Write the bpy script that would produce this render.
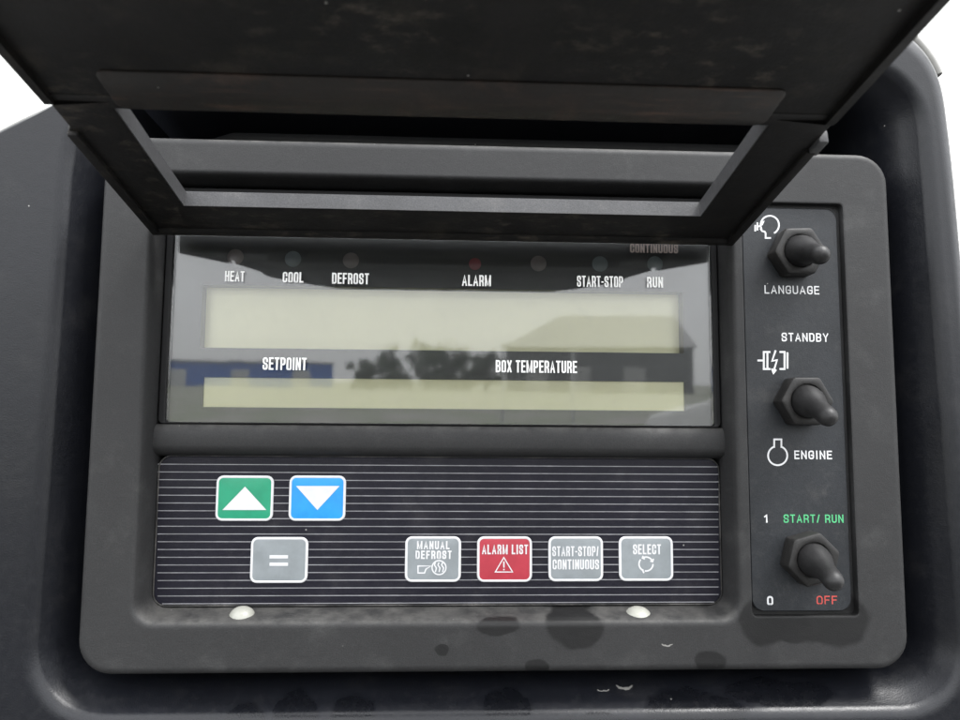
import bpy, bmesh, math, random
from mathutils import Vector, Matrix
random.seed(7)
for o in list(bpy.data.objects): bpy.data.objects.remove(o)
sc = bpy.context.scene
COL = sc.collection
rad = math.radians

# ------------------------------------------------------------------ camera, sky, sun, exposure
# Panel frame: X right, Y up along the face, Z out of the face (mm).  The face leans 4.1 degrees forward.
ROOT = Matrix.Translation((0, 0, 1.5)) @ Matrix.Rotation(rad(94.1), 4, 'X')
FPX, CXP, CYP = 776.0, 480.0, 360.0              # focal length and centre in pixels of the 960x720 photograph
DIST = FPX * 0.36                                # mm
RC = (Matrix.Rotation(rad(-2.706), 3, 'Y') @ Matrix.Rotation(rad(5.640), 3, 'X') @ Matrix.Rotation(rad(0.386), 3, 'Z'))
CAM = RC @ Vector((0, 0, DIST))
cam_d = bpy.data.cameras.new('camera'); cam = bpy.data.objects.new('camera', cam_d); COL.objects.link(cam)
cam.matrix_world = ROOT @ Matrix.Translation(CAM * 0.001) @ RC.to_4x4()
cam_d.sensor_width = 36; cam_d.lens = FPX / 960 * 36
cam_d.clip_start = 0.01; cam_d.clip_end = 2000
cam_d.dof.use_dof = True; cam_d.dof.focus_distance = 0.285; cam_d.dof.aperture_fstop = 17
sc.camera = cam

SUN_AZ, SUN_EL = 122.0, 58.0                     # azimuth clockwise from +Y: in front and to the right
w = bpy.data.worlds.new('World'); sc.world = w; w.use_nodes = True
nt = w.node_tree; nt.nodes.clear()
sky = nt.nodes.new('ShaderNodeTexSky'); sky.sky_type = 'NISHITA'; sky.sun_disc = False
sky.sun_elevation = rad(SUN_EL); sky.sun_rotation = rad(SUN_AZ)
sky.air_density = 1.0; sky.dust_density = 1.5; sky.ozone_density = 1.0
hs = nt.nodes.new('ShaderNodeHueSaturation'); hs.inputs['Saturation'].default_value = 0.22
bg = nt.nodes.new('ShaderNodeBackground'); bg.inputs['Strength'].default_value = 0.12
wo = nt.nodes.new('ShaderNodeOutputWorld')
cl = nt.nodes.new('ShaderNodeMix'); cl.data_type = 'RGBA'; cl.inputs[0].default_value = 0.75      # even cloud cover over the clear sky
tcw = nt.nodes.new('ShaderNodeTexCoord'); sxz = nt.nodes.new('ShaderNodeSeparateXYZ'); nt.links.new(tcw.outputs['Generated'], sxz.inputs[0])
mrw = nt.nodes.new('ShaderNodeMapRange'); nt.links.new(sxz.outputs['Z'], mrw.inputs[0]); mrw.inputs[1].default_value = 0; mrw.inputs[2].default_value = 1
clw = nt.nodes.new('ShaderNodeMix'); clw.data_type = 'RGBA'; nt.links.new(mrw.outputs[0], clw.inputs[0])   # overcast sky: brighter overhead than at the horizon
clw.inputs[6].default_value = (11.2, 11.4, 11.7, 1); clw.inputs[7].default_value = (19.0, 19.3, 19.8, 1)
nt.links.new(clw.outputs[2], cl.inputs[7])
nt.links.new(sky.outputs[0], hs.inputs['Color']); nt.links.new(hs.outputs[0], cl.inputs[6]); nt.links.new(cl.outputs[2], bg.inputs['Color']); nt.links.new(bg.outputs[0], wo.inputs[0])
sl = bpy.data.lights.new('sun', 'SUN'); sl.energy = 1.5; sl.angle = rad(14); sl.color = (1, .985, .965)
so = bpy.data.objects.new('sun', sl); COL.objects.link(so)
so.location = (1, -2, 4)
sd = Vector((math.sin(rad(SUN_AZ)) * math.cos(rad(SUN_EL)), math.cos(rad(SUN_AZ)) * math.cos(rad(SUN_EL)), math.sin(rad(SUN_EL))))
so.rotation_euler = (-sd).to_track_quat('-Z', 'Y').to_euler()
vs = sc.view_settings; vs.view_transform = 'Standard'; vs.look = 'None'; vs.gamma = 1; vs.use_curve_mapping = False
vs.exposure = 1.5
sc.render.engine = 'CYCLES'
sc.cycles.max_bounces = 8; sc.cycles.transparent_max_bounces = 12; sc.cycles.use_denoising = True

# ------------------------------------------------------------------ pixel -> panel frame
def ray(px, py): return RC @ Vector(((px - CXP) / FPX, -(py - CYP) / FPX, -1))
def at(px, py, Z=0.0):
    d = ray(px, py); t = (Z - CAM.z) / d.z
    return CAM + d * t
def rect_at(x0, x1, y0, y1, Z):                 # pixel box -> axis aligned box in the panel frame
    a, b, c, d = at(x0, y0, Z), at(x1, y0, Z), at(x1, y1, Z), at(x0, y1, Z)
    return (a.x + d.x) / 2, (b.x + c.x) / 2, (c.y + d.y) / 2, (a.y + b.y) / 2
def mirrored(px, py, dist, Z=-10.6):             # what the display pane mirrors at a pixel, dist metres away
    g = at(px, py, Z); d = ray(px, py).normalized(); r = Vector((d.x, d.y, -d.z))
    return ROOT @ (g * 0.001 + r * dist)

# ------------------------------------------------------------------ materials
def mat(name): 
    m = bpy.data.materials.new(name); m.use_nodes = True
    n = m.node_tree.nodes; b = n['Principled BSDF']
    return m, m.node_tree, b
def N(t, kind, **k):
    n = t.nodes.new(kind)
    for a, v in k.items(): setattr(n, a, v)
    return n
def mathn(t, op, a, b=None, c=None, clamp=False):
    n = N(t, 'ShaderNodeMath', operation=op, use_clamp=clamp)
    for i, v in enumerate((a, b, c)):
        if v is None: continue
        if isinstance(v, (int, float)): n.inputs[i].default_value = v
        else: t.links.new(v, n.inputs[i])
    return n.outputs[0]
def noise(t, scale, detail=4, rough=.55, vec=None, out='Fac'):
    n = N(t, 'ShaderNodeTexNoise'); n.inputs['Scale'].default_value = scale; n.inputs['Detail'].default_value = detail
    n.inputs['Roughness'].default_value = rough
    if vec is not None: t.links.new(vec, n.inputs['Vector'])
    return n.outputs[out]
def ramp(t, fac, a, b, smooth=True):
    n = N(t, 'ShaderNodeMapRange', interpolation_type='SMOOTHSTEP' if smooth else 'LINEAR')
    t.links.new(fac, n.inputs[0]); n.inputs[1].default_value = a; n.inputs[2].default_value = b
    return n.outputs[0]
def mixc(t, fac, a, b):
    n = N(t, 'ShaderNodeMix', data_type='RGBA')
    if isinstance(fac, float): n.inputs[0].default_value = fac
    else: t.links.new(fac, n.inputs[0])
    for i, v in ((6, a), (7, b)):
        if isinstance(v, tuple): n.inputs[i].default_value = (*v, 1)
        else: t.links.new(v, n.inputs[i])
    return n.outputs[2]
def objco(t): return N(t, 'ShaderNodeTexCoord').outputs['Object']

def ellipse_mask(t, co, items, wob=0.0032, wscale=75, soft=.2):
    """union of wobbly ellipses (cx, cy, rx, ry) in mm of the panel frame"""
    nv = noise(t, wscale, 3, .5, co, 'Color')
    sub = N(t, 'ShaderNodeVectorMath', operation='SUBTRACT'); t.links.new(nv, sub.inputs[0]); sub.inputs[1].default_value = (.5, .5, .5)
    scl = N(t, 'ShaderNodeVectorMath', operation='SCALE'); t.links.new(sub.outputs[0], scl.inputs[0]); scl.inputs[3].default_value = wob * 2
    add = N(t, 'ShaderNodeVectorMath', operation='ADD'); t.links.new(co, add.inputs[0]); t.links.new(scl.outputs[0], add.inputs[1])
    acc = None
    for cx, cy, rx, ry in items:
        s1 = N(t, 'ShaderNodeVectorMath', operation='SUBTRACT'); t.links.new(add.outputs[0], s1.inputs[0]); s1.inputs[1].default_value = (cx * .001, cy * .001, 0)
        s2 = N(t, 'ShaderNodeVectorMath', operation='MULTIPLY'); t.links.new(s1.outputs[0], s2.inputs[0]); s2.inputs[1].default_value = (1000 / rx, 1000 / ry, 0)
        ln = N(t, 'ShaderNodeVectorMath', operation='LENGTH'); t.links.new(s2.outputs[0], ln.inputs[0])
        f = ramp(t, ln.outputs['Value'], 1.0, 1.0 - soft)
        acc = f if acc is None else mathn(t, 'MAXIMUM', acc, f)
    return acc

def plastic(name, base, rough=.55, grain=.00009, gscale=2400, mottle=.18, dust=.12, dustcol=(.20, .19, .175), speck=True, wet=None, dust_lo=.52, spec=.28, scuff=None, dust_highlight=0, wetk=.75):
    m, t, b = mat(name); co = objco(t)
    big = noise(t, 22, 5, .6, co)
    fine = noise(t, 380, 4, .6, co)
    c1 = mixc(t, ramp(t, big, .3, .7), tuple(v * (1 - mottle) for v in base), tuple(v * (1 + mottle) for v in base))
    dm = mathn(t, 'MULTIPLY', ramp(t, noise(t, 60, 6, .65, co), dust_lo, .8), dust)
    dm = mathn(t, 'ADD', dm, mathn(t, 'MULTIPLY', ramp(t, fine, .5, .8), dust * .35))
    c = mixc(t, dm, c1, dustcol)
    gr = N(t, 'ShaderNodeMix', data_type='RGBA', blend_type='MULTIPLY'); gr.inputs[0].default_value = 1.0; t.links.new(c, gr.inputs[6])   # moulding grain
    gv = N(t, 'ShaderNodeMapRange'); t.links.new(noise(t, 2100, 2, .6, co), gv.inputs[0]); gv.inputs[1].default_value = .25; gv.inputs[2].default_value = .75; gv.inputs[3].default_value = .72; gv.inputs[4].default_value = 1.28
    t.links.new(gv.outputs[0], gr.inputs[7]); c = gr.outputs[2]
    ro = mathn(t, 'ADD', mathn(t, 'MULTIPLY', ramp(t, fine, .3, .7), .08), rough - .04)
    if speck:
        v = N(t, 'ShaderNodeTexVoronoi', feature='F1'); v.inputs['Scale'].default_value = 130; t.links.new(co, v.inputs['Vector'])
        wn = N(t, 'ShaderNodeSeparateColor'); t.links.new(v.outputs['Color'], wn.inputs[0])
        sp = mathn(t, 'MULTIPLY', ramp(t, v.outputs['Distance'], .05, .03), ramp(t, wn.outputs[0], .86, .9))
        c = mixc(t, mathn(t, 'MULTIPLY', sp, .55), c, (.45, .44, .42))
    if dust_highlight:  # settled dust on upward faces, also painting a highlight along the fillet
        sp_ = N(t, 'ShaderNodeSeparateXYZ'); t.links.new(N(t, 'ShaderNodeTexCoord').outputs['Normal'], sp_.inputs[0])
        sm = mathn(t, 'MULTIPLY', ramp(t, sp_.outputs['Y'], .2, .85), ramp(t, noise(t, 120, 5, .65, co), .25, .7))
        c = mixc(t, mathn(t, 'MULTIPLY', sm, dust_highlight), c, (.15, .145, .135))
    if scuff:
        c = mixc(t, scuff(t, co), c, (.62, .60, .56))
    if wet:
        wm = ellipse_mask(t, co, wet)
        c = mixc(t, mathn(t, 'MULTIPLY', wm, wetk), c, tuple(v * .34 for v in base))
        ro = mathn(t, 'SUBTRACT', ro, mathn(t, 'MULTIPLY', wm, .10))
    t.links.new(c, b.inputs['Base Color']); t.links.new(ro, b.inputs['Roughness'])
    b.inputs['Specular IOR Level'].default_value = spec
    bp = N(t, 'ShaderNodeBump'); bp.inputs['Strength'].default_value = .55; bp.inputs['Distance'].default_value = grain
    h = mathn(t, 'ADD', noise(t, gscale, 2, .5, co), mathn(t, 'MULTIPLY', noise(t, gscale * .12, 3, .5, co), 1.2))
    t.links.new(h, bp.inputs['Height']); t.links.new(bp.outputs[0], b.inputs['Normal'])
    return m
def simple(name, base, rough=.5, spec=.5, metal=0, var=.1, vscale=200):
    m, t, b = mat(name); co = objco(t)
    c = mixc(t, ramp(t, noise(t, vscale, 4, .6, co), .3, .7), tuple(v * (1 - var) for v in base), tuple(min(1, v * (1 + var)) for v in base))
    t.links.new(c, b.inputs['Base Color']); b.inputs['Roughness'].default_value = rough
    b.inputs['Specular IOR Level'].default_value = spec; b.inputs['Metallic'].default_value = metal
    return m

def crescents(items):                              # thin white scrape marks (cx, cy, rx, ry, dy)
    def f(t, co):
        acc = None
        for cx, cy, rx, ry, dy in items:
            a = ellipse_mask(t, co, [(cx, cy, rx, ry)], .0006, 500, .2)
            b2 = ellipse_mask(t, co, [(cx, cy + dy, rx * 1.1, ry)], .0006, 500, .2)
            k = mathn(t, 'SUBTRACT', a, b2, clamp=True)
            acc = k if acc is None else mathn(t, 'MAXIMUM', acc, k)
        return mathn(t, 'MULTIPLY', acc, .28)
    return f

def pel(px, py, rx, ry, Z=0):                      # pixel ellipse -> mm ellipse
    a = at(px, py, Z); b = at(px + rx, py, Z); c = at(px, py + ry, Z)
    return (a.x, a.y, abs(b.x - a.x), abs(c.y - a.y))
WET_BEZEL = [pel(802, 625, 68, 19), pel(765, 622, 28, 29), pel(838, 620, 34, 30), pel(498, 628, 24, 10), pel(576, 627, 32, 22),
             pel(710, 661, 17, 14), pel(537, 667, 14, 9), pel(440, 652, 8, 6)]
WET_HOUSING = [pel(355, 710, 26, 20, -8), pel(250, 714, 21, 14, -8), pel(298, 708, 25, 17, -8), pel(507, 703, 26, 15, -8), pel(690, 705, 55, 16, -8), pel(780, 692, 60, 10, -8), pel(590, 715, 40, 10, -8)]
def cres(px, py, rx, ry, Z=0):
    e = pel(px, py, rx, ry, Z); return (*e, e[3] * .55)
M = {}
M['bezel'] = plastic('grey_black_moulded_plastic', (.0195, .0195, .0200), .58, wet=WET_BEZEL, wetk=.95, dust=.10, dust_highlight=.3, mottle=.07, dustcol=(.17, .17, .165),
                     scuff=crescents([cres(667, 644, 6, 2.4), cres(717, 664, 1.5, 3)]))
M['housing'] = plastic('blue_black_moulded_plastic', (.0056, .0062, .0085), .36, spec=.30, mottle=.1, wet=WET_HOUSING, wetk=.5, dust=.04, gscale=2000,
                       scuff=crescents([cres(622, 682, 9, 3.5, -14), cres(600, 685, 7, 1.6, -14)]))
M['lid'] = plastic('dirty_black_lid_plastic', (.0065, .006, .0058), .6, grain=.00012, gscale=1400, dust=.2, dustcol=(.09, .075, .055), mottle=.5, dust_lo=.52, spec=.18)
def streaky(m, col=(.066, .056, .044), rot=(.5, .3, .9), scl=(110, 420, 200)):                                   # dried mud streaks
    t = m.node_tree; b = t.nodes['Principled BSDF']; co = objco(t)
    mp = N(t, 'ShaderNodeMapping'); t.links.new(co, mp.inputs[0]); mp.inputs['Rotation'].default_value = rot; mp.inputs['Scale'].default_value = scl
    f1 = ramp(t, noise(t, 1.0, 6, .7, mp.outputs[0]), .5, .74)
    f2 = ramp(t, noise(t, 17, 3, .6, co), .40, .62)
    src = b.inputs['Base Color'].links[0].from_socket
    c = mixc(t, mathn(t, 'MULTIPLY', mathn(t, 'MULTIPLY', f1, f2), .85), src, col)
    t.links.new(c, b.inputs['Base Color'])
streaky(M['lid'])
M['lid_rib'] = plastic('brown_stained_lid_plastic', (.010, .0078, .0062), .6, dust=.3, dustcol=(.11, .06, .04), mottle=.4, spec=.3)
streaky(M['lid_rib'], (.075, .042, .028), (0, 0, 0), (45, 500, 500))
M['lid_edge'] = plastic('grey_tab_lit_face_plastic', (.045, .045, .047), .5, dust=.2)  # paler than the lid: light painted on the opening's faces; also the grey stop tab
M['rubber'] = plastic('matte_black_rubber', (.0115, .0112, .0115), .48, spec=.32, dust=.10, gscale=3500, dustcol=(.13, .13, .128))
M['nut'] = plastic('dusty_black_nut_plastic', (.012, .0115, .0112), .5, spec=.30, dust=.2, dustcol=(.13, .12, .11))
M['switch_plate'] = plastic('slate_grey_plate_film', (.0155, .0172, .0198), .42, dust=.12)
M['keypad'] = plastic('blue_black_membrane_film', (.0085, .0082, .0135), .36, spec=.18, dust=.06, mottle=.06, gscale=1800, dust_lo=.5)
M['bead'] = plastic('dusty_grey_edge_bead', (.02, .02, .02), .4, dust=.6, dustcol=(.2, .19, .18), dust_lo=.4)
M['mask'] = simple('black_printed_display_mask', (.012, .013, .015), .35)
M['frame_black'] = simple('black_window_gasket', (.005, .005, .0055), .5, spec=.2)
M['lcd'] = simple('pale_green_lcd_glass', (.74, .715, .47), .35, var=.03, vscale=25)
M['lcd_wall'] = simple('pale_grey_lcd_surround', (.16, .165, .16), .5)
M['print_white'] = simple('white_printing_ink', (.56, .56, .57), .5, var=.03, vscale=400)
M['print_bright'] = simple('bright_white_printing_ink', (.82, .82, .81), .5, var=.06, vscale=900)
M['print_dim'] = simple('faded_brown_printing_ink', (.075, .058, .05), .5)
M['stripe'] = simple('silver_grey_printing_ink', (.19, .19, .20), .45, var=.25, vscale=120)
M['print_green'] = simple('green_printing_ink', (.06, .36, .15), .5)
M['print_red'] = simple('red_printing_ink', (.40, .05, .04), .5)
M['key_green'] = simple('green_key_film', (.010, .235, .125), .35, var=.08, vscale=150)
M['key_blue'] = simple('blue_key_film', (.012, .24, .58), .35, var=.08, vscale=150)
M['key_grey'] = simple('grey_key_film', (.195, .215, .225), .35, var=.08, vscale=150)
M['key_red'] = simple('red_key_film', (.34, .025, .042), .35, var=.08, vscale=150)
M['lamp_grey'] = simple('smoked_lamp_lens', (.14, .12, .12), .3)
M['lamp_blue'] = simple('blue_grey_lamp_lens', (.11, .13, .14), .3)
M['lamp_red'] = simple('dull_red_lamp_lens', (.20, .05, .06), .3)
M['bumper'] = simple('off_white_rubber_bumper', (.27, .27, .24), .4, var=.06)
M['white_paint'] = simple('white_body_paint', (.78, .78, .76), .3, var=.02, vscale=6)
M['rim_shade'] = simple('shaded_white_rim', (.17, .167, .155), .5, var=.1, vscale=90)
def glass():
    m = bpy.data.materials.new('clear_display_pane'); m.use_nodes = True; t = m.node_tree; t.nodes.clear()
    o = N(t, 'ShaderNodeOutputMaterial'); mx = N(t, 'ShaderNodeMixShader'); fr = N(t, 'ShaderNodeFresnel'); fr.inputs[0].default_value = 1.62
    tr = N(t, 'ShaderNodeBsdfTransparent'); tr.inputs[0].default_value = (.96, .965, .96, 1)
    gl = N(t, 'ShaderNodeBsdfGlossy'); gl.inputs['Roughness'].default_value = .02
    co = objco(t); bp = N(t, 'ShaderNodeBump'); bp.inputs['Strength'].default_value = .25; bp.inputs['Distance'].default_value = .00006
    t.links.new(noise(t, 45, 2, .5, co), bp.inputs['Height']); t.links.new(bp.outputs[0], gl.inputs['Normal'])
    df = N(t, 'ShaderNodeBsdfDiffuse'); df.inputs[0].default_value = (.35, .34, .32, 1)     # film of dust on the pane
    m2 = N(t, 'ShaderNodeMixShader')
    dust = mathn(t, 'ADD', mathn(t, 'MULTIPLY', ramp(t, noise(t, 90, 6, .7, co), .5, .85), .03), .002)
    t.links.new(dust, m2.inputs[0]); t.links.new(tr.outputs[0], m2.inputs[1]); t.links.new(df.outputs[0], m2.inputs[2])
    t.links.new(fr.outputs[0], mx.inputs[0]); t.links.new(m2.outputs[0], mx.inputs[1]); t.links.new(gl.outputs[0], mx.inputs[2]); t.links.new(mx.outputs[0], o.inputs[0])
    return m
M['glass'] = glass()

# ------------------------------------------------------------------ mesh helpers (all in mm of the panel frame)
class B:
    def __init__(s): s.v = []; s.f = []; s.mi = []
    def add(s, pts, faces, mi=0):
        k = len(s.v); s.v += [tuple(p) for p in pts]
        for f in faces: s.f.append([i + k for i in f]); s.mi.append(mi)
    def loft(s, rings, cap0=False, cap1=False, closed=True, mi=0):
        n = len(rings[0]); k = len(s.v)
        for r in rings: s.v += [tuple(p) for p in r]
        for j in range(len(rings) - 1):
            for i in range(n if closed else n - 1):
                a, b = k + j * n + i, k + j * n + (i + 1) % n
                s.f.append([a, b, b + n, a + n]); s.mi.append(mi)
        if cap0: s.f.append([k + i for i in range(n)][::-1]); s.mi.append(mi)
        if cap1: s.f.append([k + (len(rings) - 1) * n + i for i in range(n)]); s.mi.append(mi)
    def fill(s, loops, mi=0):                     # planar region with holes; loops of 3D points
        bm = bmesh.new(); es = []
        for L in loops:
            vv = [bm.verts.new(p) for p in L]
            es += [bm.edges.new((vv[i], vv[(i + 1) % len(vv)])) for i in range(len(vv))]
        bmesh.ops.triangle_fill(bm, edges=es, use_beauty=True, use_dissolve=False)
        bm.verts.index_update()
        for f in bm.faces:
            if f.normal.z < 0: f.normal_flip()
        s.add([v.co[:] for v in bm.verts], [[v.index for v in f.verts] for f in bm.faces], mi); bm.free()
    def box(s, x0, x1, y0, y1, z0, z1, fn=None, mi=0):
        P = [(x0, y0, z0), (x1, y0, z0), (x1, y1, z0), (x0, y1, z0), (x0, y0, z1), (x1, y0, z1), (x1, y1, z1), (x0, y1, z1)]
        if fn: P = [fn(*p) for p in P]
        s.add(P, [[3, 2, 1, 0], [4, 5, 6, 7], [0, 1, 5, 4], [1, 2, 6, 5], [2, 3, 7, 6], [3, 0, 4, 7]], mi)
    def build(s, name, m, parent=None, angle=35, merge=.002, recalc=True, bevel=0):
        bm = bmesh.new(); vs_ = [bm.verts.new(Vector(p)) for p in s.v]
        for f, mi in zip(s.f, s.mi):
            try: fc = bm.faces.new([vs_[i] for i in f]); fc.material_index = mi
            except ValueError: pass
        if merge: bmesh.ops.remove_doubles(bm, verts=bm.verts, dist=merge)
        if recalc: bmesh.ops.recalc_face_normals(bm, faces=bm.faces)
        if bevel:
            es = [e for e in bm.edges if len(e.link_faces) == 2 and e.calc_face_angle(0) > rad(35)]
            bmesh.ops.bevel(bm, geom=es, offset=bevel, segments=3, affect='EDGES', profile=.5, clamp_overlap=True)
        bmesh.ops.scale(bm, vec=(.001, .001, .001), verts=bm.verts)
        me = bpy.data.meshes.new(name); bm.to_mesh(me); bm.free()
        if angle: 
            for p in me.polygons: p.use_smooth = True
            me.set_sharp_from_angle(angle=rad(angle))
        for k in (m if isinstance(m, (list, tuple)) else [m]): me.materials.append(k)
        o = bpy.data.objects.new(name, me); COL.objects.link(o)
        if parent: o.parent = parent
        return o
def rr(x0, x1, y0, y1, r, z, n=8):
    out = []
    for cx, cy, a0 in ((x1 - r, y1 - r, 0), (x0 + r, y1 - r, 90), (x0 + r, y0 + r, 180), (x1 - r, y0 + r, 270)):
        for i in range(n + 1):
            a = rad(a0 + 90 * i / n); out.append((cx + r * math.cos(a), cy + r * math.sin(a), z))
    return out
def rri(box, ins, r, z, n=8):                     # rounded rect inset by ins
    return rr(box[0] + ins, box[1] - ins, box[2] + ins, box[3] - ins, max(r - ins, .3), z, n)
def arc(cx, cy, r, a0, a1, n): return [(cx + r * math.cos(rad(a0 + (a1 - a0) * i / n)), cy + r * math.sin(rad(a0 + (a1 - a0) * i / n))) for i in range(n + 1)]
def tag(o, label, cat=None, group=None, kind=None):
    o['label'] = label
    if cat: o['category'] = cat
    if group: o['group'] = group
    if kind: o['kind'] = kind
    return o
def thing(name, label, cat, mw):
    o = bpy.data.objects.new(name, None); o.empty_display_size = .05; COL.objects.link(o); o.matrix_world = mw
    return tag(o, label, cat)

# ------------------------------------------------------------------ setting: ground and the white body wall the unit is bolted to
def box_world(name, x0, x1, y0, y1, z0, z1, m, bevel=0, parent=None):
    b = B(); b.box(x0 * 1e3, x1 * 1e3, y0 * 1e3, y1 * 1e3, z0 * 1e3, z1 * 1e3)
    return b.build(name, m, parent, angle=30, bevel=bevel * 1e3)
def ground_mat():
    m, t, b = mat('rough_gravel_and_grass'); co = objco(t)
    c = mixc(t, ramp(t, noise(t, .35, 6, .6, co), .42, .58), (.17, .21, .12), (.30, .29, .27))
    c = mixc(t, ramp(t, noise(t, 40, 5, .7, co), .4, .7), c, (.22, .21, .19))
    t.links.new(c, b.inputs['Base Color']); b.inputs['Roughness'].default_value = .95
    return m
g = B(); g.add([(-3e5, -6e5, 0), (3e5, -6e5, 0), (3e5, 5e4, 0), (-3e5, 5e4, 0)], [[0, 1, 2, 3]])
ground = g.build('ground', ground_mat(), angle=0); ground['kind'] = 'structure'
def dark_sheet_mat():
    m, t, b = mat('added_dark_asphalt'); co = objco(t)
    c = mixc(t, ramp(t, noise(t, 3, 6, .6, co), .35, .65), (.038, .038, .038), (.06, .059, .057))
    c = mixc(t, ramp(t, noise(t, 160, 3, .6, co), .55, .75), c, (.10, .10, .098))
    t.links.new(c, b.inputs['Base Color']); b.inputs['Roughness'].default_value = .9
    return m
g = B(); g.add([(-14e3, -13e3, 4), (14e3, -13e3, 4), (14e3, 4e3, 4), (-14e3, 4e3, 4)], [[0, 1, 2, 3]])
yard = g.build('bounce_dimming_sheet', dark_sheet_mat(), angle=0); yard['kind'] = 'structure'  # unseen dark sheet, added to cut the light bounced up from the ground
wall = box_world('body_wall', -1.1, 1.1, .085, .14, 0.0, 2.5, M['white_paint'], .004)
tag(wall, 'plain white painted body wall behind the dark moulded housing', 'wall')

# ------------------------------------------------------------------ housing: dark moulded surround with a pocket
def crom(pts, n=6):
    out = []; L = len(pts)
    for i in range(L):
        p0, p1, p2, p3 = (Vector(pts[(i + k) % L]) for k in (-1, 0, 1, 2))
        for j in range(n):
            t = j / n
            out.append(.5 * ((2 * p1) + (p2 - p0) * t + (2 * p0 - 5 * p1 + 4 * p2 - p3) * t * t + (3 * p1 - p0 - 3 * p2 + p3) * t ** 3))
    return out
def offset(pts, d):                               # inward offset of a CCW loop
    L = len(pts); out = []
    for i in range(L):
        e = (pts[(i + 1) % L] - pts[i - 1]); nrm = Vector((-e.y, e.x)).normalized()
        out.append(pts[i] + nrm * d)
    return out
HO_PX = [(976, 420), (965, 250), (955, 140), (944, 76), (918, 35), (870, 6), (780, -14), (500, -40), (280, -15), (160, 40), (105, 76), (62, 103), (0, 133), (-80, 180), (-150, 260), (-180, 400), (-190, 600), (-180, 780), (-100, 860), (100, 900), (480, 905), (800, 900), (930, 870), (988, 780), (985, 600)]
ho = crom([at(x, y, -6).xy for x, y in HO_PX], 8)
if sum(ho[i].x * ho[(i + 1) % len(ho)].y - ho[(i + 1) % len(ho)].x * ho[i].y for i in range(len(ho))) < 0: ho.reverse()
housing = thing('panel_housing', 'dark grey moulded plastic housing with a deep rounded pocket around the control panel', 'housing', ROOT)
PK = (at(52, 400, 0).x, at(946, 400, 0).x, at(480, 716, 0).y, at(880, 62, 0).y)      # pocket mouth
PR = 24
_l0, _l1, _r0, _r1 = at(66, 170, 0), at(31, 640, 0), at(930, 200, 0), at(953, 480, 0)
def flare(ring):                                   # the pocket mouth widens a little towards the bottom
    out = []; cx = (PK[0] + PK[1]) / 2
    for x, y, z in ring:
        t = (x - PK[0]) / (PK[1] - PK[0])
        dl = _l0.x + (_l1.x - _l0.x) * (y - _l0.y) / (_l1.y - _l0.y) - PK[0]
        dr = _r0.x + (_r1.x - _r0.x) * (y - _r0.y) / (_r1.y - _r0.y) - PK[1]
        f = max(0, 1 + z / 45.0); out.append((x + (dl * (1 - t) + dr * t) * f, y, z))
    return out
h = B()
def ring2(p, z): return [(q.x, q.y, z) for q in p]
prof = [(0, -105), (0, -22), (.6, -15), (2.4, -9), (5.5, -4), (9.5, -1.0), (14, 0), (15.5, 0)]
pk_rings = [rri(PK, -3.9, PR, 0), rri(PK, -3.4, PR, 0)] + [rri(PK, -3.4 + 5.6 * math.sin(rad(a)), PR, -5.6 * (1 - math.cos(rad(a)))) for a in (12, 24, 36, 48, 60, 70)]
pk_rings += [rri(PK, 4.6, PR, -7), rri(PK, 8.2, PR, -13), rri(PK, 10.6, PR, -20), rri(PK, 11.6, PR, -32), rri(PK, 12.2, PR, -48), rri(PK, 13, PR, -54), rri(PK, 15, PR, -55)]
def soft_corner(ring):                             # the upper left pocket corner is much rounder
    out = []; x0, y1, R = PK[0] - 6, PK[3] + 6, 52.0
    for x, y, z in ring:
        dx, dy = x0 + R - x, y - (y1 - R)
        if dx > 0 and dy > 0:
            m_ = max(dx, dy); L_ = math.hypot(dx, dy); k_ = m_ / L_; x, y = x0 + R - dx * k_, y1 - R + dy * k_
        out.append((x, y, z))
    return out
def refine(ring):                                  # extra points on the long straight sides
    out = []
    for i_, p in enumerate(ring):
        q_ = ring[(i_ + 1) % len(ring)]; n_ = 14 if (i_ + 1) % 9 == 0 else 1
        for t_ in range(n_): out.append(tuple(a_ + (b_ - a_) * t_ / n_ for a_, b_ in zip(p, q_)))
    return out
pk_rings = [flare(soft_corner(refine(r_))) for r_ in pk_rings]
def sdf(p):                                        # distance from the housing outline to the pocket edge
    return min((Vector(q[:2]) - p).length for q in pk_dense)
h.loft(pk_rings, cap1=True)
_pr = [Vector(q[:2]) for q in pk_rings[0]]; pk_dense = [a_.lerp(_pr[(i_ + 1) % len(_pr)], t_ / 40) for i_, a_ in enumerate(_pr) for t_ in range(40 if (a_ - _pr[(i_ + 1) % len(_pr)]).length > 15 else 1)]
hk = [max(.02, min(1, (sdf(p) - .5) / 16.5)) for p in ho]; nh = len(hk)
hk = [min(k_, .28) if p.x < -60 and p.y > 20 else k_ for k_, p in zip(hk, ho)]                # crisper edge at the upper left
hk = [min(hk[(i_ + j_) % nh] for j_ in range(-8, 9)) for i_ in range(nh)]
hk = [sum(hk[(i_ + j_) % nh] for j_ in range(-8, 9)) / 17 for i_ in range(nh)]
nrm_in = [a - b_ for a, b_ in zip(offset(ho, 1.0), ho)]
def oring(d): return [p + n_ * d * k_ for p, n_, k_ in zip(ho, nrm_in, hk)]
def zring(d, z): return [(q.x, q.y, z) for q, k_ in zip(oring(d), hk)]
h.loft([zring(d, z) for d, z in prof])
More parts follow.
